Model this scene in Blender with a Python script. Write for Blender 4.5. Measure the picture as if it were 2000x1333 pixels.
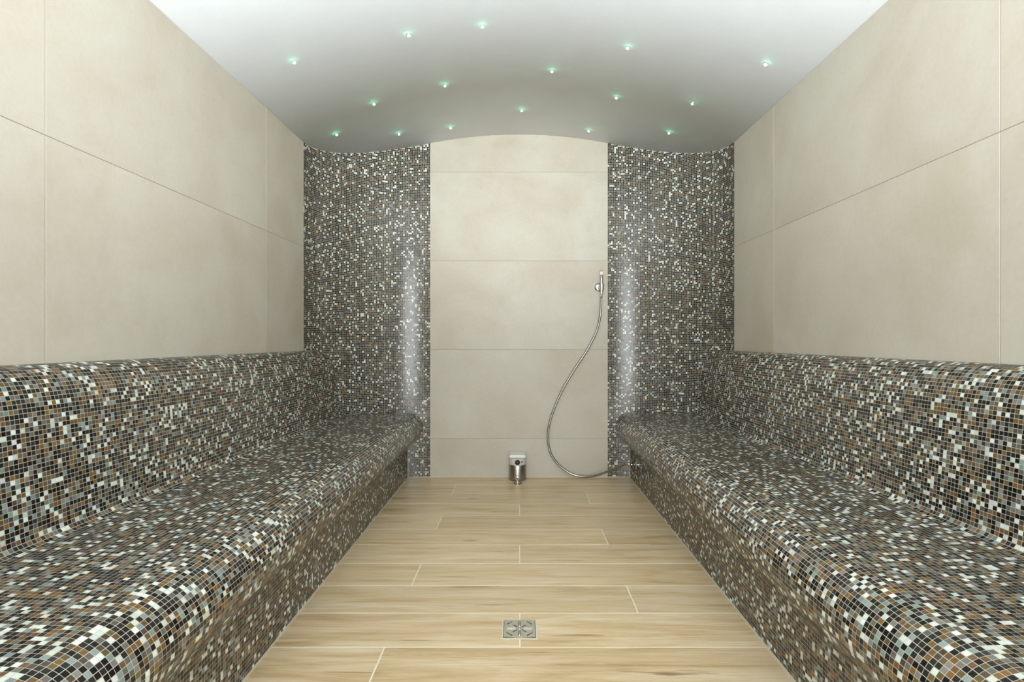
import bpy, bmesh, math
import numpy as np
from mathutils import Vector, Matrix

# ------------------------------------------------------------------ scene, camera, light
for o in list(bpy.data.objects):
    bpy.data.objects.remove(o, do_unlink=True)
scene = bpy.context.scene
COL = scene.collection

F_PX = 1028.0            # focal length in pixels of the 2000 px wide frame
VPX, VPY = 1013.5, 665.0
CAM_Z = 0.924
cam_data = bpy.data.cameras.new('camera')
cam = bpy.data.objects.new('camera', cam_data)
COL.objects.link(cam)
cam.location = (0, 0, CAM_Z)
cam.rotation_euler = (math.radians(90), 0, 0)
cam_data.sensor_fit = 'HORIZONTAL'
cam_data.sensor_width = 36.0
cam_data.lens = 36.0 * F_PX / 2000.0
cam_data.shift_x = -(VPX - 1000.0) / 2000.0
cam_data.shift_y = -(666.5 - VPY) / 2000.0
cam_data.clip_start = 0.02
scene.camera = cam

world = bpy.data.worlds.new('world')
scene.world = world
world.use_nodes = True
world.node_tree.nodes['Background'].inputs[0].default_value = (0.95, 1.0, 0.97, 1)
world.node_tree.nodes['Background'].inputs[1].default_value = 0.6

FRONT = -1.15            # inner face of the entrance wall behind the camera
def area_light(name, loc, rot, sx, sy, power, color):
    l = bpy.data.lights.new(name, 'AREA')
    l.shape = 'RECTANGLE'
    l.size, l.size_y = sx, sy
    l.energy = power
    l.color = color
    o = bpy.data.objects.new(name, l)
    COL.objects.link(o)
    o.location = loc
    o.rotation_euler = rot
    return o
# daylight of the bright corridor coming in through the open doorway
area_light('doorway_light', (0.0, FRONT - 0.12, 1.08), (math.radians(90), 0, 0), 0.92, 1.98, 72.0, (0.92, 0.975, 1.0))
# assumed bounce light, added low behind the camera to brighten the ceiling
fl = bpy.data.lights.new('added_bounce_spot', 'SPOT')
fl.energy, fl.color = 700.0, (0.90, 0.965, 1.0)
fl.spot_size, fl.spot_blend, fl.shadow_soft_size = math.radians(70), 1.0, 0.12
bounce_spot = bpy.data.objects.new('added_bounce_spot', fl)
COL.objects.link(bounce_spot)
bounce_spot.location = (0.08, -0.50, 0.14)
bounce_spot.rotation_euler = (Vector((-0.04, 1.78, 2.3)) - bounce_spot.location).to_track_quat('-Z', 'Y').to_euler()
scene.view_settings.view_transform = 'Standard'
scene.view_settings.look = 'None'
scene.view_settings.exposure = 0.12
scene.view_settings.gamma = 1.0
scene.view_settings.use_curve_mapping = False

# ------------------------------------------------------------------ helpers
def lin(c):
    out = []
    for v in c:
        v = v / 255.0
        out.append(v / 12.92 if v <= 0.04045 else ((v + 0.055) / 1.055) ** 2.4)
    return out

def rgba(*c):
    return tuple(lin(c)) + (1.0,)

def tag(o, label=None, cat=None, group=None, kind=None):
    if label: o['label'] = label
    if cat: o['category'] = cat
    if group: o['group'] = group
    if kind: o['kind'] = kind
    return o

def empty(name, loc=(0, 0, 0)):
    o = bpy.data.objects.new(name, None)
    o.empty_display_size = 0.05
    COL.objects.link(o)
    o.location = loc
    return o

def link(name, me, mat=None, parent=None, loc=None):
    o = bpy.data.objects.new(name, me)
    COL.objects.link(o)
    if mat and not me.materials: me.materials.append(mat)
    if parent:
        o.parent = parent
    if loc is not None: o.location = loc
    return o

def mesh_from(name, verts, faces, smooth=False):
    me = bpy.data.meshes.new(name)
    me.from_pydata([tuple(v) for v in verts], [], [tuple(f) for f in faces])
    me.update()
    bm = bmesh.new(); bm.from_mesh(me)
    bmesh.ops.recalc_face_normals(bm, faces=bm.faces)
    bm.to_mesh(me); bm.free()
    if smooth:
        me.polygons.foreach_set('use_smooth', [True] * len(me.polygons))
    return me

def box_mesh(name, x0, x1, y0, y1, z0, z1, bevel=0.0, seg=1):
    v = [(x, y, z) for x in (x0, x1) for y in (y0, y1) for z in (z0, z1)]
    f = [(0, 1, 3, 2), (4, 6, 7, 5), (0, 4, 5, 1), (2, 3, 7, 6), (0, 2, 6, 4), (1, 5, 7, 3)]
    me = mesh_from(name, v, f)
    if bevel:
        bm = bmesh.new(); bm.from_mesh(me)
        bmesh.ops.bevel(bm, geom=list(bm.edges), offset=bevel, segments=seg, affect='EDGES')
        bm.to_mesh(me); bm.free()
    return me

def prism(name, poly, a0, a1, axis='z', smooth=False):
    """poly: 2D outline; a0/a1: scalar or per-vertex extents along axis"""
    n = len(poly)
    A0 = [a0] * n if np.isscalar(a0) else list(a0)
    A1 = [a1] * n if np.isscalar(a1) else list(a1)
    def P(p, a):
        return {'z': (p[0], p[1], a), 'y': (p[0], a, p[1]), 'x': (a, p[0], p[1])}[axis]
    v = [P(p, a) for p, a in zip(poly, A0)] + [P(p, a) for p, a in zip(poly, A1)]
    f = [tuple(range(n)), tuple(range(n, 2 * n))] + [(i, (i + 1) % n, n + (i + 1) % n, n + i) for i in range(n)]
    return mesh_from(name, v, f, smooth)

def lathe(name, prof, n=32, axis='z', smooth=True):
    """prof: (radius, height) list; closed where radius is 0"""
    v, rings = [], []
    for r, h in prof:
        if r < 1e-7:
            rings.append([len(v)]); v.append((0, 0, h))
        else:
            rings.append(list(range(len(v), len(v) + n)))
            v += [(r * math.cos(2 * math.pi * k / n), r * math.sin(2 * math.pi * k / n), h) for k in range(n)]
    f = []
    for a, b in zip(rings[:-1], rings[1:]):
        for k in range(n):
            k2 = (k + 1) % n
            if len(a) == 1 and len(b) == 1: continue
            if len(a) == 1: f.append((a[0], b[k2], b[k]))
            elif len(b) == 1: f.append((a[k], a[k2], b[0]))
            else: f.append((a[k], a[k2], b[k2], b[k]))
    if axis == 'x': v = [(z, y, x) for x, y, z in v]
    if axis == 'y': v = [(x, z, y) for x, y, z in v]
    me = mesh_from(name, v, f, smooth)
    if smooth:
        try: me.set_sharp_from_angle(angle=math.radians(38))
        except Exception: pass
    return me

def tube(name, pts, radii, n=10, smooth=True):
    pts = [Vector(p) for p in pts]
    v, f = [], []
    t0 = (pts[1] - pts[0]).normalized()
    up = Vector((0, 0, 1)) if abs(t0.z) < 0.9 else Vector((0, 1, 0))
    u = t0.cross(up).normalized()
    for i, p in enumerate(pts):
        t = (pts[min(i + 1, len(pts) - 1)] - pts[max(i - 1, 0)]).normalized()
        u = (u - t * u.dot(t)).normalized()
        w = t.cross(u)
        r = radii if np.isscalar(radii) else radii[i]
        for k in range(n):
            a = 2 * math.pi * k / n
            v.append(p + (u * math.cos(a) + w * math.sin(a)) * r)
    for i in range(len(pts) - 1):
        for k in range(n):
            f.append((i * n + k, i * n + (k + 1) % n, (i + 1) * n + (k + 1) % n, (i + 1) * n + k))
    f.append(tuple(range(n))); f.append(tuple(range((len(pts) - 1) * n, len(pts) * n)))
    return mesh_from(name, v, f, smooth)

def catmull(P, per):
    P = [np.array(p, float) for p in P]
    P = [2 * P[0] - P[1]] + P + [2 * P[-1] - P[-2]]
    out = []
    for i in range(1, len(P) - 2):
        a, b, c, d = P[i - 1:i + 3]
        for t in np.linspace(0, 1, per, endpoint=False):
            out.append(0.5 * (2 * b + (c - a) * t + (2 * a - 5 * b + 4 * c - d) * t * t + (3 * b - a - 3 * c + d) * t ** 3))
    out.append(P[-2])
    return np.array(out)

def resample(P, step):
    P = np.array(P, float)
    s = np.r_[0, np.cumsum(np.linalg.norm(np.diff(P, axis=0), axis=1))]
    n = int(s[-1] / step)
    q = np.arange(n + 1) * step
    return np.stack([np.interp(q, s, P[:, k]) for k in range(P.shape[1])], 1)

# ------------------------------------------------------------------ materials
class NT:
    def __init__(self, name):
        self.mat = bpy.data.materials.new(name)
        self.mat.use_nodes = True
        self.t = self.mat.node_tree
        self.b = self.t.nodes['Principled BSDF']
    def n(self, typ, **kw):
        nd = self.t.nodes.new(typ)
        for k, v in kw.items():
            if hasattr(nd, k): setattr(nd, k, v)
        return nd
    def l(self, a, b): self.t.links.new(a, b)
    def mapping(self, src, scale, loc=None):
        m = self.n('ShaderNodeMapping')
        m.inputs['Scale'].default_value = scale
        self.l(src, m.inputs['Vector'])
        if loc is not None: self.l(loc, m.inputs['Location'])
        return m.outputs[0]
    def noise(self, vec, scale, detail=4, rough=0.55, dist=0.0):
        t = self.n('ShaderNodeTexNoise')
        t.inputs['Scale'].default_value = scale
        t.inputs['Detail'].default_value = detail
        t.inputs['Roughness'].default_value = rough
        t.inputs['Distortion'].default_value = dist
        self.l(vec, t.inputs['Vector'])
        return t.outputs['Fac']
    def ramp(self, fac, stops, interp='LINEAR'):
        r = self.n('ShaderNodeValToRGB')
        r.color_ramp.interpolation = interp
        e = r.color_ramp.elements
        while len(e) > 1: e.remove(e[-1])
        e[0].position, e[0].color = stops[0]
        for p, c in stops[1:]:
            x = e.new(p); x.color = c
        self.l(fac, r.inputs[0])
        return r.outputs[0]
    def mix(self, fac, a, b, mode='MIX'):
        m = self.n('ShaderNodeMix'); m.data_type = 'RGBA'; m.blend_type = mode
        for s, v in ((0, fac), (6, a), (7, b)):
            if hasattr(v, 'is_linked'): self.l(v, m.inputs[s])
            else: m.inputs[s].default_value = v
        return m.outputs[2]
    def math(self, op, a, b=0.0):
        m = self.n('ShaderNodeMath'); m.operation = op
        for s, v in ((0, a), (1, b)):
            if hasattr(v, 'is_linked'): self.l(v, m.inputs[s])
            else: m.inputs[s].default_value = v
        return m.outputs[0]
    def bump(self, h, strength, dist):
        b = self.n('ShaderNodeBump')
        b.inputs['Strength'].default_value = strength
        b.inputs['Distance'].default_value = dist
        self.l(h, b.inputs['Height'])
        self.l(b.outputs[0], self.b.inputs['Normal'])
    def set(self, **kw):
        for k, v in kw.items():
            self.b.inputs[k.replace('_', ' ')].default_value = v
    def color(self, s): self.l(s, self.b.inputs['Base Color'])

def m_porcelain():
    m = NT('beige_porcelain')
    tc = m.n('ShaderNodeTexCoord'); oi = m.n('ShaderNodeObjectInfo')
    off = m.math('MULTIPLY', oi.outputs['Random'], 37.0)
    v = m.mapping(tc.outputs['Object'], (1, 1, 1), off)
    a = m.noise(v, 2.2, 5, 0.55, 0.6)
    c = m.ramp(a, [(0.30, rgba(184, 175, 157)), (0.5, rgba(193, 186, 171)), (0.70, rgba(198, 193, 180))])
    b = m.noise(v, 9.0, 6, 0.62, 0.4)
    c = m.mix(m.math('MULTIPLY', m.ramp(b, [(0.48, (0, 0, 0, 1)), (0.72, (1, 1, 1, 1))]), 0.30), c, rgba(185, 170, 150))
    f = m.noise(v, 70.0, 3)
    c = m.mix(0.05, c, m.ramp(f, [(0.3, (0.35, 0.32, 0.27, 1)), (0.7, (0.85, 0.82, 0.76, 1))]))
    hsv = m.n('ShaderNodeHueSaturation')
    m.l(c, hsv.inputs['Color'])
    m.l(m.math('ADD', m.math('MULTIPLY', oi.outputs['Random'], 0.05), 0.965), hsv.inputs['Value'])
    m.color(hsv.outputs[0])
    m.set(Roughness=0.42)
    m.b.inputs['Specular IOR Level'].default_value = 0.35
    m.bump(m.noise(v, 160.0, 2), 0.05, 0.001)
    return m.mat

def m_plain(name, col, rough=0.6, metal=0.0, spec=0.5, bump=None):
    m = NT(name)
    tc = m.n('ShaderNodeTexCoord')
    a = m.noise(tc.outputs['Object'], 60.0, 3)
    k = 0.92
    c = m.ramp(a, [(0.3, tuple(x * k for x in rgba(*col)[:3]) + (1,)), (0.7, rgba(*col))])
    m.color(c)
    m.set(Roughness=rough, Metallic=metal)
    m.b.inputs['Specular IOR Level'].default_value = spec
    if bump: m.bump(m.noise(tc.outputs['Object'], bump[0], 3), bump[1], bump[2])
    return m.mat

def m_plank():
    m = NT('wood_look_plank')
    tc = m.n('ShaderNodeTexCoord'); oi = m.n('ShaderNodeObjectInfo')
    off = m.math('MULTIPLY', oi.outputs['Random'], 61.0)
    v = m.mapping(tc.outputs['Object'], (1, 1, 1), off)
    vl = m.mapping(v, (1.3, 14.0, 1.0))
    a = m.noise(vl, 1.4, 6, 0.6, 0.7)
    c = m.ramp(a, [(0.28, rgba(184, 156, 114)), (0.45, rgba(212, 188, 147)), (0.6, rgba(223, 203, 169)), (0.78, rgba(232, 217, 189))])
    # soft broad warm and pale zones
    b = m.noise(m.mapping(v, (1.0, 3.0, 1.0)), 2.0, 3, 0.5)
    c = m.mix(m.math('MULTIPLY', m.ramp(b, [(0.5, (0, 0, 0, 1)), (0.7, (1, 1, 1, 1))]), 0.35), c, rgba(229, 203, 173))
    # fine pores
    g = m.noise(m.mapping(v, (4.0, 110.0, 1.0)), 1.5, 4, 0.65, 0.2)
    c = m.mix(m.math('MULTIPLY', m.ramp(g, [(0.48, (0, 0, 0, 1)), (0.7, (1, 1, 1, 1))]), 0.38), c, rgba(170, 138, 98))
    # long dark cracks
    k = m.noise(m.mapping(v, (1.1, 22.0, 1.0)), 1.3, 6, 0.62, 1.2)
    kk = m.ramp(k, [(0.615, (0, 0, 0, 1)), (0.68, (1, 1, 1, 1))])
    c = m.mix(m.math('MULTIPLY', kk, 0.6), c, rgba(136, 106, 70))
    # knots
    w = m.n('ShaderNodeTexVoronoi'); w.inputs['Scale'].default_value = 1.0
    m.l(m.mapping(v, (2.6, 9.0, 1.0)), w.inputs['Vector'])
    kn = m.ramp(w.outputs['Distance'], [(0.03, (1, 1, 1, 1)), (0.13, (0, 0, 0, 1))])
    sc = m.n('ShaderNodeSeparateColor'); m.l(w.outputs['Color'], sc.inputs[0])
    pick = m.math('GREATER_THAN', sc.outputs[0], 0.55)
    c = m.mix(m.math('MULTIPLY', m.math('MULTIPLY', kn, pick), 0.6), c, rgba(120, 92, 60))
    hsv = m.n('ShaderNodeHueSaturation'); m.l(c, hsv.inputs['Color'])
    m.l(m.math('ADD', m.math('MULTIPLY', oi.outputs['Random'], 0.10), 0.93), hsv.inputs['Value'])
    m.color(hsv.outputs[0])
    m.set(Roughness=0.30)
    m.b.inputs['Specular IOR Level'].default_value = 0.4
    m.bump(g, 0.08, 0.001)
    return m.mat

def m_mosaic():
    m = NT('glass_mosaic')
    at = m.n('ShaderNodeAttribute'); at.attribute_name = 'tile_colour'
    tc = m.n('ShaderNodeTexCoord')
    v = m.mapping(tc.outputs['Object'], (260, 900, 260))
    n = m.noise(v, 1.0, 2)
    hsv = m.n('ShaderNodeHueSaturation'); m.l(at.outputs['Color'], hsv.inputs['Color'])
    m.l(m.math('ADD', m.math('MULTIPLY', n, 0.4), 0.8), hsv.inputs['Value'])
    m.color(hsv.outputs[0])
    m.set(Roughness=0.2)
    m.b.inputs['Specular IOR Level'].default_value = 0.5
    return m.mat

def m_ceiling():
    m = NT('white_ceiling_plaster')
    tc = m.n('ShaderNodeTexCoord')
    v = m.mapping(tc.outputs['Object'], (1, 1, 1))
    a = m.noise(v, 6.0, 4)
    m.color(m.ramp(a, [(0.3, rgba(236, 240, 244)), (0.7, rgba(240, 244, 248))]))
    m.set(Roughness=0.75)
    h = m.noise(m.mapping(v, (70, 150, 70)), 1.0, 4, 0.6)
    m.bump(h, 0.2, 0.001)
    return m.mat

def m_steel(name, rough, col=(200, 200, 196), brushed=False):
    m = NT(name)
    tc = m.n('ShaderNodeTexCoord')
    s = (30, 30, 900) if brushed else (80, 80, 80)
    n = m.noise(m.mapping(tc.outputs['Object'], s), 1.0, 3)
    m.color(m.ramp(n, [(0.3, tuple(x * 0.85 for x in rgba(*col)[:3]) + (1,)), (0.7, rgba(*col))]))
    m.set(Metallic=1.0, Roughness=rough)
    if brushed: m.bump(n, 0.06, 0.0005)
    return m.mat

def m_glow():
    m = NT('green_lit_crystal')
    tc = m.n('ShaderNodeTexCoord')
    n = m.noise(tc.outputs['Object'], 300.0, 2)
    m.l(m.ramp(n, [(0.3, (0.10, 1.0, 0.42, 1)), (0.7, (0.20, 1.0, 0.55, 1))]), m.b.inputs['Emission Color'])
    m.set(Roughness=0.1, Emission_Strength=11.0)
    m.b.inputs['Base Color'].default_value = (0.8, 0.95, 0.88, 1)
    return m.mat

M_TILE = m_porcelain()
M_TGROUT = m_plain('wall_joint_grout', (150, 138, 116), 0.9)
M_FGROUT = m_plain('floor_joint_grout', (236, 229, 208), 0.9)
M_MGROUT = m_plain('mosaic_grout', (190, 185, 171), 0.85)
M_PLANK = m_plank()
M_MOSAIC = m_mosaic()
M_CEIL = m_ceiling()
M_CHROME = m_steel('polished_chrome', 0.08, (225, 226, 226))
M_BRUSHED = m_steel('brushed_steel', 0.34, (176, 172, 163), True)
M_HOSE = m_steel('metal_hose', 0.28, (168, 166, 158))
M_DRAIN = m_steel('satin_drain_steel', 0.5, (232, 229, 216))
M_DARK = m_plain('dark_hole', (14, 13, 12), 0.5)
M_CAP = m_plain('white_plastic', (238, 238, 234), 0.3)
M_SATIN = m_plain('pale_satin_metal', (214, 209, 202), 0.3)
M_ENGR = m_plain('engraved_line', (84, 80, 72), 0.6)
M_GLOW = m_glow()
M_SEAL = m_plain('pale_sealant', (216, 208, 188), 0.6)

# ------------------------------------------------------------------ room dimensions
W = 1.236        # half width between the side walls
PANEL = 0.600    # half width of the porcelain panel on the back wall
D = 3.557        # back wall
DC = 3.013       # where the side walls turn into the rounded corners
R = 0.748        # half width of the floor between the benches
PITCH = 0.0112   # mosaic pitch
def ceil_z(x): return 2.315 - 0.165 * x * x      # gently vaulted ceiling
def wall_y(x):
    """depth of the back wall / rounded corner at |x|"""
    x = abs(x)
    if x <= PANEL: return D
    t = min((x - PANEL) / (W - PANEL), 1.0)
    return DC + (D - DC) * math.sqrt(max(0.0, 1 - t * t))

# ------------------------------------------------------------------ setting
def structure(name, me, mat):
    return tag(link(name, me, mat), kind='structure')

floor = structure('floor', box_mesh('floor', -1.35, 1.35, FRONT - 0.3, D + 0.12, -0.12, -0.0004), M_FGROUT)
xs = np.linspace(-1.36, 1.36, 61)
cpoly = [(x, ceil_z(x)) for x in xs] + [(1.36, 2.50), (-1.36, 2.50)]
cme = prism('ceiling', cpoly, FRONT - 0.12, D + 0.12, 'y')
for p in cme.polygons:
    p.use_smooth = len(p.vertices) == 4 and abs(p.normal.z) > 0.5 and p.center.z < 2.45
ceiling = structure('ceiling', cme, M_CEIL)

def side_wall(side, joints):
    s = -1 if side == 'left' else 1
    zt = ceil_z(W) - 0.001
    x0, x1 = sorted((s * (W + 0.0012), s * (W + 0.12)))
    w = structure('wall_' + side, box_mesh('wall_' + side, x0, x1, FRONT - 0.12, DC, 0, zt), M_TGROUT)
    ys = [FRONT] + [j for j in joints if j > FRONT] + [DC]
    for z0, z1 in ((0.862, 1.460), (1.460, zt)):
        for a, b in zip(ys[:-1], ys[1:]):
            g = 0.0009
            e = 0.0 if b == DC else g
            cy, cz = (a + b) / 2, (z0 + z1) / 2
            hx = 0.0045
            me = box_mesh('wall_tile', -hx, hx, a + g - cy, b - e - cy, z0 + g - cz, z1 - g * (z1 < zt) - cz, 0.0007)
            link('tile', me, M_TILE, w, (s * (W + hx), cy, cz))
    return w
wall_left = side_wall('left', [1.374 + 1.2 * k for k in range(-3, 2)])
wall_right = side_wall('right', [1.352 + 1.2 * k for k in range(-3, 2)])

# back wall: porcelain panel 1.2 m wide, courses of 0.6 m, top course follows the vaulted ceiling
wall_back = structure('wall_back', prism('wall_back', [(-1.36, D + 0.008), (-PANEL, D + 0.008), (-PANEL, D - 0.0028), (PANEL, D - 0.0028), (PANEL, D + 0.008), (1.36, D + 0.008), (1.36, D + 0.12), (-1.36, D + 0.12)], 0, 2.24, 'z'), M_TGROUT)
def back_tile(z0, z1, arch=False):
    g = 0.0009
    px = np.linspace(-PANEL, PANEL, 25 if arch else 2)
    cz = (z0 + min(z1, 2.3)) / 2
    top = [(x, (ceil_z(x) - 0.0005 if arch else z1 - g) - cz) for x in px[::-1]]
    poly = [(-PANEL, max(z0 + g, 0.001) - cz), (PANEL, max(z0 + g, 0.001) - cz)] + top
    me = prism('panel_tile', poly, -0.006, 0.006, 'y')
    link('tile', me, M_TILE, wall_back, (0, D + 0.002, cz))
for z0, z1 in ((0.0, 0.2595), (0.2595, 0.861), (0.861, 1.460), (1.460, 2.059)):
    back_tile(z0, z1)
back_tile(2.059, 2.32, True)

# entrance wall behind the camera with an open doorway
w = structure('wall_front', prism('wall_front', [(-1.36, 0), (-0.46, 0), (-0.46, 2.07), (0.46, 2.07), (0.46, 0), (1.36, 0), (1.36, 2.0)] +
              [(x, ceil_z(x) - 0.001) for x in np.linspace(1.25, -1.25, 15)] + [(-1.36, 2.0)], FRONT - 0.12, FRONT, 'y'), M_TILE)

# floor planks 1.2 x 0.198 m laid across the room, end joints stepping by a third
ROW = 0.198
LINES = [1.583 + ROW * k for k in range(-14, 10)]
ys = LINES + [D]
STEP = {0: -0.404, 1: 0.003, 2: 0.404}
plank_cache = {}
for i, (a, b) in enumerate(zip(ys[:-1], ys[1:])):
    row = round((a - 1.583) / ROW)            # row 0 is the one with the drain
    j0 = {0: 0.003, 1: 0.404, 2: -0.404}[row % 3]
    ends = [-R - 0.004] + [x for x in (j0 - 1.2, j0, j0 + 1.2) if -R < x < R] + [R + 0.004]
    for xa, xb in zip(ends[:-1], ends[1:]):
        g = 0.0021
        key = (round(xb - xa, 3), round(b - a, 3))
        if key not in plank_cache:
            hx, hy = (xb - xa) / 2 - g, (b - a) / 2 - g
            plank_cache[key] = box_mesh('plank', -hx, hx, -hy, hy, -0.004, 0.0, 0.0006)
        link('plank', plank_cache[key], M_PLANK, floor, ((xa + xb) / 2, (a + b) / 2, 0))
# pale sealant bead where the floor meets the benches and the back wall
for s in (-1, 1):
    link('joint_bead', box_mesh('joint_bead', -0.0028, 0.0028, FRONT, D - 0.001, 0, 0.003), M_SEAL, floor, (s * (R - 0.0022), 0, 0))
link('joint_bead', box_mesh('joint_bead', -R + .006, R - .006, -0.002, 0.002, 0, 0.003), M_SEAL, floor, (0, D - 0.006, 0))

# ------------------------------------------------------------------ mosaic
PALETTE = [  # weight on the benches, weight on the corner walls, colour
    (0.20, 0.32, (20, 19, 18)), (0.14, 0.21, (38, 36, 32)), (0.08, 0.10, (44, 46, 44)),
    (0.09, 0.05, (106, 82, 54)), (0.07, 0.03, (118, 88, 46)), (0.07, 0.08, (80, 68, 56)), (0.04, 0.04, (98, 86, 54)),
    (0.09, 0.07, (98, 97, 90)), (0.05, 0.02, (122, 120, 111)),
    (0.05, 0.02, (128, 144, 140)), (0.12, 0.10, (212, 218, 209)),
]
_pw = np.array([p[:2] for p in PALETTE]); _pw /= _pw.sum(0)
_pc = np.array([lin(p[2]) for p in PALETTE])
def tile_colours(n, seed, wall=False):
    rng = np.random.default_rng(seed)
    c = _pc[rng.choice(len(_pc), n, p=_pw[:, int(wall)])]
    c = c * rng.uniform(0.82, 1.18, (n, 1)) * rng.uniform(0.96, 1.04, (n, 3))
    return np.clip(c, 0, 0.86)

def tile_geometry(Q, N, seed, grout=0.00142, depth=0.0010):
    """Q (n,4,3) corner points, N (n,3) outward normals -> 8 verts per tile"""
    rng = np.random.default_rng(seed + 99)
    c = Q.mean(1, keepdims=True)
    k = 1.0 - grout / PITCH
    top = c + (Q - c) * k
    tilt = rng.normal(0, 0.00006, (len(Q), 4, 1))
    bot = top - N[:, None, :] * depth
    top = top + N[:, None, :] * tilt
    return np.concatenate([top, bot], 1)     # (n,8,3)

FACES8 = np.array([[0, 1, 2, 3], [0, 4, 5, 1], [1, 5, 6, 2], [2, 6, 7, 3], [3, 7, 4, 0]])
def tiles_mesh(name, V, C):
    n = len(V)
    me = bpy.data.meshes.new(name)
    me.vertices.add(n * 8)
    me.vertices.foreach_set('co', V.astype(np.float32).ravel())
    idx = (FACES8[None] + (np.arange(n) * 8)[:, None, None]).reshape(-1, 4)
    me.loops.add(idx.size)
    me.loops.foreach_set('vertex_index', idx.ravel().astype(np.int32))
    me.polygons.add(len(idx))
    me.polygons.foreach_set('loop_start', (np.arange(len(idx)) * 4).astype(np.int32))
    me.polygons.foreach_set('use_smooth', np.zeros(len(idx), bool))
    me.update(calc_edges=True)
    a = me.attributes.new('tile_colour', 'FLOAT_COLOR', 'FACE')
    cc = np.repeat(np.c_[C, np.ones(n)], 5, axis=0)
    a.data.foreach_set('color', cc.astype(np.float32).ravel())
    me.materials.append(M_MOSAIC)
    return me

def orient(Q, N):
    """flip the winding of quads whose geometric normal opposes N"""
    g = np.cross(Q[:, 1] - Q[:, 0], Q[:, 3] - Q[:, 0])
    bad = (g * N).sum(1) < 0
    Q[bad] = Q[bad][:, ::-1]
    return Q

def project(P):
    r = F_PX / np.maximum(P[..., 1], 1e-6)
    return np.stack([VPX + P[..., 0] * r, VPY - (P[..., 2] - CAM_Z) * r], -1)

# --- bench section (x grows towards the side wall, z up), from the floor over the nose to the wall
def bench_profile():
    P = [(R, 0.0)]
    zi, rf = 0.198, 0.014
    d = rf * math.tan(math.radians(22.5))
    for a in np.linspace(0, 45, 8):          # concave fillet between riser and underside
        P.append((R - rf + rf * math.cos(math.radians(a)), zi - d + rf * math.sin(math.radians(a))))
    cx, cz, rn = R + 0.002, 0.338, 0.100
    for a in np.linspace(225, 90, 40):       # rounded nose
        P.append((cx + rn * math.cos(math.radians(a)), cz + rn * math.sin(math.radians(a))))
    A, B, E = np.array((cx, 0.438)), np.array((1.121, 0.450)), np.array((1.146, 0.735))
    for t in np.linspace(0.05, 0.93, 12): P.append(tuple(A + (B - A) * t))
    p0, p2 = A + (B - A) * 0.93, B + (E - B) * 0.09
    for t in np.linspace(0, 1, 9)[1:]:       # cove between seat and back rest
        P.append(tuple(p0 * (1 - t) ** 2 + B * 2 * t * (1 - t) + p2 * t * t))
    for t in np.linspace(0.15, 1, 8): P.append(tuple(B + (E - B) * t))
    p0, p1, p2 = E, np.array((1.158, 0.860)), np.array((W, 0.864))
    for t in np.linspace(0, 1, 24)[1:]:      # rounded top edge
        P.append(tuple(p0 * (1 - t) ** 2 + p1 * 2 * t * (1 - t) + p2 * t * t))
    return resample(P, PITCH)
PROF = bench_profile()
_t = np.gradient(PROF, axis=0); _t /= np.linalg.norm(_t, axis=1, keepdims=True)
PNRM = np.stack([-_t[:, 1], _t[:, 0]], 1)    # points into the room
Y0 = FRONT + 0.006

def bench(side, label, seed):
    s = -1 if side == 'left' else 1
    root = empty('mosaic_bench', (s * 1.0, 1.2, 0))
    tag(root, label, 'bench', 'mosaic benches along the side walls')
    # grout-coloured core, a hair below the tile faces
    core = PROF - PNRM * 0.0004
    poly = [(core[0, 0], 0.0015)] + [tuple(p) for p in core[1:]] + [(W + 0.0, core[-1, 1]), (W + 0.0, 0.0015)]
    y1 = [wall_y(min(max(p[0], PANEL), W - 0.002)) - 0.0005 for p in poly]
    me = prism('core', [(s * p[0], p[1]) for p in poly], [Y0] * len(poly), y1, 'y')
    me.transform(Matrix.Translation(-root.location))
    link('core', me, M_MGROUT, root)
    # tiles
    ny = int((D - Y0) / PITCH)
    yj = Y0 + np.arange(ny + 1) * PITCH
    Q, N = [], []
    for i in range(len(PROF) - 1):
        a, b = PROF[i], PROF[i + 1]
        n2 = PNRM[i] + PNRM[i + 1]; n2 = n2 / np.linalg.norm(n2)
        lim = wall_y(max(a[0], b[0]))
        m = (yj[1:] - PITCH * 0.45) < lim
        ya, yb = yj[:-1][m], yj[1:][m]
        o = np.ones_like(ya)
        q = np.stack([np.stack([s * a[0] * o, ya, a[1] * o], 1), np.stack([s * a[0] * o, yb, a[1] * o], 1),
                      np.stack([s * b[0] * o, yb, b[1] * o], 1), np.stack([s * b[0] * o, ya, b[1] * o], 1)], 1)
        Q.append(q); N.append(np.repeat([[s * n2[0], 0, n2[1]]], len(ya), 0))
    Q, N = np.concatenate(Q), np.concatenate(N)
    Q = orient(Q, N)
    C = tile_colours(len(Q), seed)
    V = tile_geometry(Q, N, seed)
    # the 300 tiles that show largest in the picture become parts of their own
    cen = Q.mean(1)
    front = (Q[:, :, 1].min(1) > 0.15)
    uv = project(Q)
    inside = front & (uv[..., 0].min(1) > 0) & (uv[..., 0].max(1) < 2000) & (uv[..., 1].max(1) < 1333)
    facing = ((np.array([0, 0, CAM_Z]) - cen) * N).sum(1) > 0
    x, y = uv[..., 0], uv[..., 1]
    area = 0.5 * np.abs((x * np.roll(y, -1, 1) - y * np.roll(x, -1, 1)).sum(1))
    area[~(inside & facing)] = 0
    big = np.argsort(-area)[:300]
    rest = np.ones(len(Q), bool); rest[big] = False
    loc = np.array(root.location)
    o = link('mosaic_tiles', tiles_mesh('mosaic_tiles', V[rest] - loc, C[rest]), None, root)
    tag(o, kind='stuff')
    for k in big:
        c = cen[k]
        link('mosaic_tile', tiles_mesh('mosaic_tile', V[k:k + 1] - c, C[k:k + 1]), None, root, tuple(c - loc))
    return root
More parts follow.
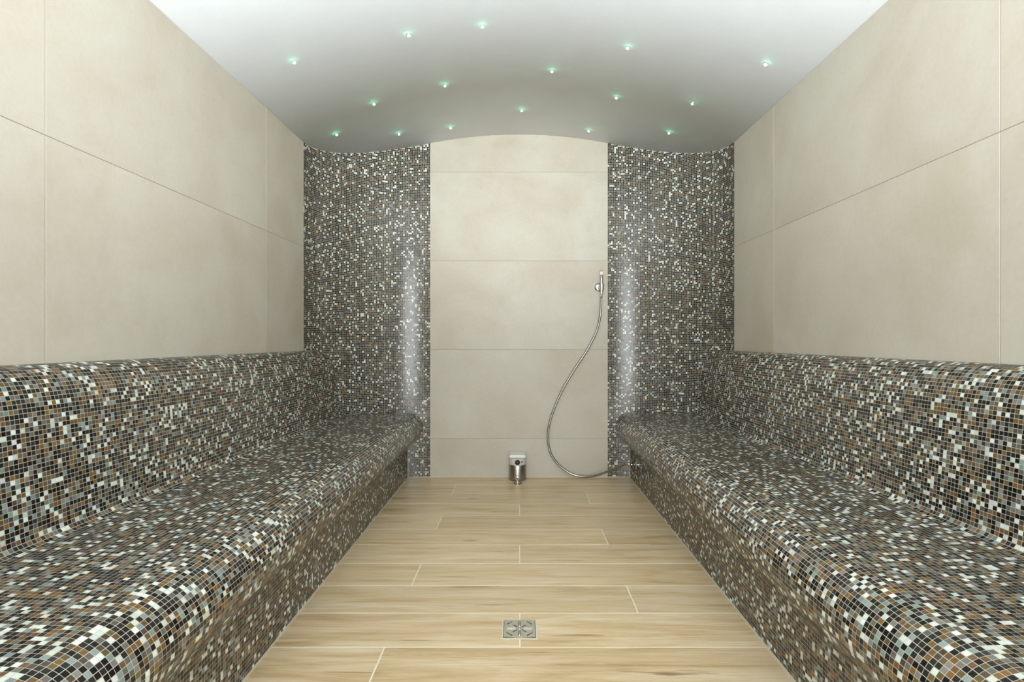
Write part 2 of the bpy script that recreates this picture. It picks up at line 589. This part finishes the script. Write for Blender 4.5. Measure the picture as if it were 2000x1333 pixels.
bench_left = bench('left', 'long mosaic-tiled bench with back rest on the left, opposite the hose outlet', 11)
bench_right = bench('right', 'long mosaic-tiled bench with back rest on the right, hose fixed to its riser', 23)

# --- rounded mosaic corners between side walls and porcelain panel
def corner(side, seed):
    s = -1 if side == 'left' else 1
    arc = np.array([(PANEL + (W - PANEL) * math.sin(a), DC + (D - DC) * math.cos(a)) for a in np.linspace(0, math.pi / 2, 400)])
    base = resample(arc, PITCH)
    base = np.vstack([base, arc[-1]])
    t = np.gradient(base, axis=0); t /= np.linalg.norm(t, axis=1, keepdims=True)
    nb = np.stack([-t[:, 1], t[:, 0]], 1) * -1
    nb[(nb * (np.array([0, 1.5]) - base)).sum(1) < 0] *= -1
    pts = base - nb * 0.0004
    poly = [(s * p[0], p[1]) for p in pts] + [(s * (W + 0.12), DC), (s * (W + 0.12), D + 0.007), (s * PANEL, D + 0.007)]
    top = [ceil_z(min(abs(p[0]), W + .01)) - 0.0005 for p in poly]
    wob = structure('wall_corner_' + side, prism('wall_corner_' + side, poly, 0.0, top, 'z'), M_MGROUT)
    P = resample(arc, PITCH)
    t = np.gradient(P, axis=0); t /= np.linalg.norm(t, axis=1, keepdims=True)
    nm = np.stack([-t[:, 1], t[:, 0]], 1)
    nm[(nm * (np.array([0, 1.5]) - P)).sum(1) < 0] *= -1
    Q, N = [], []
    for i in range(len(P) - 1):
        a, b = P[i], P[i + 1]
        xc = (a[0] + b[0]) / 2
        n2 = nm[i] + nm[i + 1]; n2 /= np.linalg.norm(n2)
        # the bench hides the wall behind its section
        zlo = 0.0
        k = np.where((PROF[:-1, 0] - xc) * (PROF[1:, 0] - xc) <= 0)[0]
        solid = []
        if xc > R: solid = [(-1, PROF[k, 1].max() - 0.02)] if len(k) else [(-1, 0.43)]
        elif len(k) >= 2: solid = [(PROF[k, 1].min() + 0.02, PROF[k, 1].max() - 0.02)]
        z = 0.003 + np.arange(int(2.31 / PITCH)) * PITCH
        zc = z + PITCH / 2
        m = zc < ceil_z(xc) - PITCH * 0.30
        for lo, hi in solid: m &= ~((zc > lo) & (zc < hi))
        z = z[m]; o = np.ones_like(z)
        q = np.stack([np.stack([s * a[0] * o, a[1] * o, z], 1), np.stack([s * b[0] * o, b[1] * o, z], 1),
                      np.stack([s * b[0] * o, b[1] * o, z + PITCH], 1), np.stack([s * a[0] * o, a[1] * o, z + PITCH], 1)], 1)
        Q.append(q); N.append(np.repeat([[s * n2[0], n2[1], 0]], len(z), 0))
    Q, N = np.concatenate(Q), np.concatenate(N)
    Q = orient(Q, N)
    o = link('mosaic_tiles', tiles_mesh('mosaic_tiles', tile_geometry(Q, N, seed), tile_colours(len(Q), seed, True)), None, wob)
    tag(o, kind='stuff')
    return wob
corner('left', 37)
corner('right', 53)

# ------------------------------------------------------------------ ceiling lights
ring_me = lathe('light_ring', [(0.0050, 0.003), (0.0050, -0.0022), (0.0060, -0.0030), (0.0072, -0.0024), (0.0080, 0.0), (0.0078, 0.003)], 20)
crystal_me = lathe('light_crystal', [(0.0, 0.002), (0.0046, 0.002), (0.0046, -0.003), (0.0054, -0.0048), (0.0046, -0.0070), (0.0, -0.0088)], 12, smooth=False)
LIGHTS = [
    ((574, 120), 'green pinpoint ceiling light nearest the left wall, far from the mosaic corner'),
    ((798, 67), 'green pinpoint ceiling light on the left, second nearest the viewer'),
    ((942, 50), 'green pinpoint ceiling light nearest the viewer, left of the ceiling ridge'),
    ((1226, 92), 'bright green pinpoint ceiling light nearest the viewer on the right half'),
    ((1496, 124), 'green pinpoint ceiling light nearest the right wall, rightmost of all'),
    ((869, 166), 'green pinpoint ceiling light midway back, above the left edge of the beige panel'),
    ((1078, 138), 'green pinpoint ceiling light midway back, just right of the ceiling ridge'),
    ((1204, 190), 'green pinpoint ceiling light midway back, above the right edge of the beige panel'),
    ((1353, 201), 'green pinpoint ceiling light with a dark tilted rim, in front of the right mosaic corner'),
    ((730, 202), 'green pinpoint ceiling light in front of the left mosaic corner, alone midway back'),
    ((1019, 215), 'green pinpoint ceiling light on the ceiling ridge above the beige panel'),
    ((657, 262), 'glowing green pinpoint ceiling light right above the left mosaic corner, by the wall'),
    ((779, 261), 'smallest faint green ceiling light, close above the left mosaic wall'),
    ((880, 249), 'small green ceiling light close to the back wall, over the panel\'s left part'),
    ((1150, 255), 'small green ceiling light close to the back wall, over the panel\'s right part'),
    ((1307, 259), 'strongly green glowing ceiling light right above the right mosaic corner'),
]
for (u, v), label in LIGHTS:
    r = 0.003
    for _ in range(60):                       # point of the vaulted ceiling along that direction
        x = (u - VPX) * r
        r = (ceil_z(x) - CAM_Z) / (VPY - v)
    x, y = (u - VPX) * r, F_PX * r
    root = empty('ceiling_light', (x, y, ceil_z(x)))
    sl = (ceil_z(x + 0.01) - ceil_z(x - 0.01)) / 0.02
    root.rotation_euler = (math.radians(20) if u == 1353 else 0, -math.atan(sl), 0)
    tag(root, label, 'ceiling light', 'green pinpoint lights scattered over the ceiling')
    root.scale = (1.25, 1.25, 1.25)
    link('rim', ring_me, M_CHROME, root)
    link('crystal', crystal_me, M_GLOW, root)

# ------------------------------------------------------------------ floor drain
def drain():
    cx, cy = 0.002, 1.681
    root = empty('floor_drain', (cx, cy, 0))
    tag(root, 'square steel floor drain with star-shaped slots set in the planks', 'drain')
    h, t = 0.0515, 0.0045
    o, i = h + t, h
    v = [(-o, -o), (o, -o), (o, o), (-o, o), (-i, -i), (i, -i), (i, i), (-i, i)]
    vv = [(x, y, 0.0002) for x, y in v] + [(x, y, 0.0016) for x, y in v]
    f = []
    for k in range(4):
        k2 = (k + 1) % 4
        f += [(8 + k, 8 + k2, 12 + k2, 12 + k), (k, k2, 8 + k2, 8 + k), (4 + k, 4 + k2, 12 + k2, 12 + k)]
    link('grout_surround', mesh_from('grout_surround', vv, f), M_SEAL, root)
    link('sump', box_mesh('sump', -i, i, -i, i, 0.0002, 0.0006), M_DARK, root)
    # slotted plate: 2D outline with holes, filled and extruded
    cu = bpy.data.curves.new('plate_outline', 'CURVE')
    cu.dimensions = '2D'; cu.fill_mode = 'BOTH'; cu.extrude = 0.0012
    def loop(pts):
        sp = cu.splines.new('POLY'); sp.points.add(len(pts) - 1); sp.use_cyclic_u = True
        for p, q in zip(sp.points, pts): p.co = (q[0], q[1], 0, 1)
    e = h - 0.0018
    loop([(-e, -e), (e, -e), (e, e), (-e, e)])
    def slot(x, y, ang, ln, wd):
        c, s = math.cos(ang), math.sin(ang)
        pts = [(-ln / 2, -wd / 2), (ln / 2, -wd / 2), (ln / 2, wd / 2), (-ln / 2, wd / 2)]
        loop([(x + a * c - b * s, y + a * s + b * c) for a, b in pts])
    for k in range(8):
        a = k * math.pi / 4
        rad, ln = (0.0265, 0.030) if k % 2 == 0 else (0.0195, 0.020)
        slot(rad * math.cos(a), rad * math.sin(a), a, ln, 0.0062 if k % 2 == 0 else 0.0042)
    for k in range(4):
        a = math.pi / 4 + k * math.pi / 2
        slot(0.0455 * math.cos(a), 0.0455 * math.sin(a), a + math.pi / 2, 0.026, 0.0042)
    tmp = bpy.data.objects.new('plate_tmp', cu)
    COL.objects.link(tmp)
    me = bpy.data.meshes.new_from_object(tmp.evaluated_get(bpy.context.evaluated_depsgraph_get()))
    bpy.data.objects.remove(tmp, do_unlink=True)
    me.name = 'plate'; me.materials.clear()
    link('plate', me, M_DRAIN, root, (0, 0, 0.0024))
    # raised bars beside the straight slots catch the light
    for k in range(4):
        a = k * math.pi / 2
        b = link('raised_rib', box_mesh('raised_rib', -0.0145, 0.0145, -0.0014, 0.0014, 0, 0.0022, 0.0005), M_CHROME, root,
                 (0.0265 * math.cos(a), 0.0265 * math.sin(a), 0.0030))
        b.rotation_euler = (0, 0, a)
    link('screw', lathe('screw', [(0, 0.0), (0.0042, 0.0), (0.0042, 0.0012), (0.003, 0.002), (0, 0.0022)], 16), M_CHROME, root, (0, 0, 0.0034))
drain()

# ------------------------------------------------------------------ steam outlet at the foot of the panel
def steam_outlet():
    cx, cy = -0.009, D - 0.0645
    root = empty('steam_outlet', (cx, cy, 0))
    tag(root, 'round brushed steel steam outlet with flat lid at the foot of the beige panel', 'steam outlet')
    rb = 0.057
    link('body', lathe('body', [(0, 0.004), (rb - 0.004, 0.004), (rb, 0.008), (rb, 0.100), (rb - 0.002, 0.104), (0, 0.104)], 40), M_BRUSHED, root)
    for k, (w0, z) in enumerate(((0.66, 0.074), (0.50, 0.062), (0.50, 0.051), (0.50, 0.040))):
        a0 = -math.pi / 2 - 0.22 - 0.12 * (k == 0)
        pts = [((rb + 0.0004) * math.cos(a0 + w0 * t), (rb + 0.0004) * math.sin(a0 + w0 * t), z) for t in np.linspace(0, 1, 8)]
        link('engraved_line', tube('engraved_line', pts, 0.0010, 6), M_ENGR, root)
    a0 = -math.pi / 2 - 0.42
    link('engraved_line', tube('engraved_line', [((rb + .0004) * math.cos(a0), (rb + .0004) * math.sin(a0), z) for z in (0.036, 0.055, 0.078)], 0.0014, 6), M_ENGR, root)
    hd = link('head', lathe('head', [(0, 0.104), (rb - 0.003, 0.104), (rb - 0.001, 0.107), (rb - 0.001, 0.150), (rb - 0.006, 0.152), (0, 0.152)], 40), M_SATIN, root)
    noz = lathe('nozzle', [(0, -0.004), (0.012, -0.004), (0.0165, 0.0), (0.0165, 0.006), (0.012, 0.011), (0, 0.013)], 24)
    noz.transform(Matrix.Rotation(math.radians(90), 4, 'X'))
    link('nozzle', noz, M_DARK, hd, (0.0, -rb + 0.001, 0.126))
    sc = lathe('screw', [(0, -0.002), (0.006, -0.002), (0.006, 0.0015), (0.003, 0.0015), (0.002, 0.0005), (0, 0.0005)], 16)
    sc.transform(Matrix.Rotation(math.radians(90), 4, 'X'))
    s = link('screw', sc, M_BRUSHED, hd, (0.028, -rb + 0.0085, 0.127))
    s.rotation_euler = (0, 0, 0.5)
    # shallow funnel below a flat lid
    link('funnel', lathe('funnel', [(0, 0.141), (0.016, 0.141), (0.053, 0.153), (0, 0.153)], 40), M_BRUSHED, root, (0, -0.004, 0))
    lid = box_mesh('lid', -0.0525, 0.0525, -0.058, 0.055, 0.1535, 0.1735, 0.004, 3)
    link('lid', lid, M_CAP, root)
    # condensate pipe dropping from the body to a rosette in the floor
    px, py = 0.0, -0.104
    pts = catmull([(0.0, -rb + 0.004, 0.022), (0, -0.078, 0.024), (0, -0.096, 0.021), (px, py, 0.012), (px, py, 0.003)], 6)
    link('drain_pipe', tube('drain_pipe', pts, 0.0062, 12), M_CHROME, root)
    link('floor_rosette', lathe('floor_rosette', [(0, 0.0), (0.029, 0.0), (0.029, 0.002), (0.022, 0.0045), (0.011, 0.006), (0, 0.006)], 28), M_CHROME, root, (px, py, 0.0002))
steam_outlet()

# ------------------------------------------------------------------ hand shower
def at(u, v, y):
    r = y / F_PX
    return ((u - VPX) * r, y, CAM_Z + (VPY - v) * r)

def shower():
    yw = D - 0.004
    # wall holder
    hx, _, hz = at(1169.5, 561.5, yw)
    hold = empty('shower_holder', (hx, yw, hz))
    tag(hold, 'round chrome wall holder carrying the shower wand on the beige panel', 'shower holder')
    ros = lathe('rosette', [(0, 0.0), (0.029, 0.0), (0.029, 0.005), (0.024, 0.010), (0.014, 0.012), (0, 0.012)], 32)
    ros.transform(Matrix.Rotation(math.radians(90), 4, 'X'))
    link('rosette', ros, M_CHROME, hold)
    link('arm', tube('arm', [(0, -0.010, 0), (0.004, -0.028, 0), (0.0095, -0.040, 0)], 0.0085, 14), M_CHROME, hold)
    cup = lathe('cup', [(0.0112, -0.020), (0.0150, -0.020), (0.0165, 0.018), (0.0126, 0.018), (0.0112, -0.020)], 24)
    wx, wy = 0.0110, -0.052
    link('cup', cup, M_CHROME, hold, (wx, wy, -0.004))
    # wand and hose
    sx, sy = hx + wx, yw + wy
    top = at(1173.4, 530.5, sy)[2]
    bot = at(1173.4, 576.0, sy)[2]
    L = top - bot
    root = empty('hand_shower', (sx, sy, bot))
    tag(root, 'slim chrome hand shower with a long grey metal hose looping down the panel', 'hand shower')
    link('wand', lathe('wand', [(0, 0.0), (0.0085, 0.0), (0.0095, 0.03), (0.0100, L * 0.5), (0.0100, L - 0.024), (0.0090, L - 0.0225), (0, L - 0.0225)], 24), M_CHROME, root)
    link('cap', lathe('cap', [(0, L - 0.0225), (0.0112, L - 0.0225), (0.0118, L - 0.016), (0.0118, L - 0.006), (0.0090, L - 0.0005), (0, L)], 24), M_CAP, root)
    px = [(1174.0, 576, sy), (1174.0, 590, sy + .002), (1172.6, 615, 3.515), (1167.5, 640, 3.528), (1159.5, 660, 3.532), (1145, 687, 3.535), (1120, 725, 3.536),
          (1097, 765, 3.536), (1080, 805, 3.536), (1071.2, 837, 3.535), (1070.8, 865, 3.533), (1077.5, 890, 3.53), (1095, 912, 3.525),
          (1117, 926.5, 3.515), (1140, 931.8, 3.50), (1163, 929.5, 3.47), (1188, 921, 3.43), (1209, 911.5, 3.385), (1220, 906.8, 3.352), (1226, 906.6, 3.333)]
    pts = [np.array(at(u, v, y)) for u, v, y in px]
    for p in pts: p[2] = max(p[2], 0.0095)
    path = resample(catmull(pts, 14), 0.0022)
    rad = [0.0078 if k % 2 else 0.0069 for k in range(len(path))]
    hose = tube('hose', path - np.array((sx, sy, bot)), rad, 12)
    ho = link('hose', hose, M_HOSE, root)
    tag(ho, 'flexible grey metal hose')
    for q, d in ((path[0], path[4] - path[0]), (path[-1], path[-1] - path[-5])):
        d = d / np.linalg.norm(d)
        a, b = q - d * 0.003, q + d * 0.020
        if q is path[-1]: a, b = q - d * 0.022, q + d * 0.004
        link('coupling', tube('coupling', [a - (sx, sy, bot), b - (sx, sy, bot)], 0.0092, 16), M_CHROME, root)
    # outlet on the riser of the right bench
    e = path[-1]
    out = empty('hose_outlet', (R - 0.001, e[1], e[2] - 0.003))
    tag(out, 'small chrome hose outlet on the riser of the right bench', 'hose outlet')
    ro = lathe('rosette', [(0, 0.0), (0.021, 0.0), (0.021, -0.004), (0.015, -0.008), (0, -0.008)], 24, axis='x')
    link('rosette', ro, M_CHROME, out)
    link('spigot', tube('spigot', [(-0.006, 0, 0), (-0.03, 0, 0), (e[0] - R + 0.006, 0, 0.002)], [0.0085, 0.0085, 0.0095], 16), M_CHROME, out)
shower()
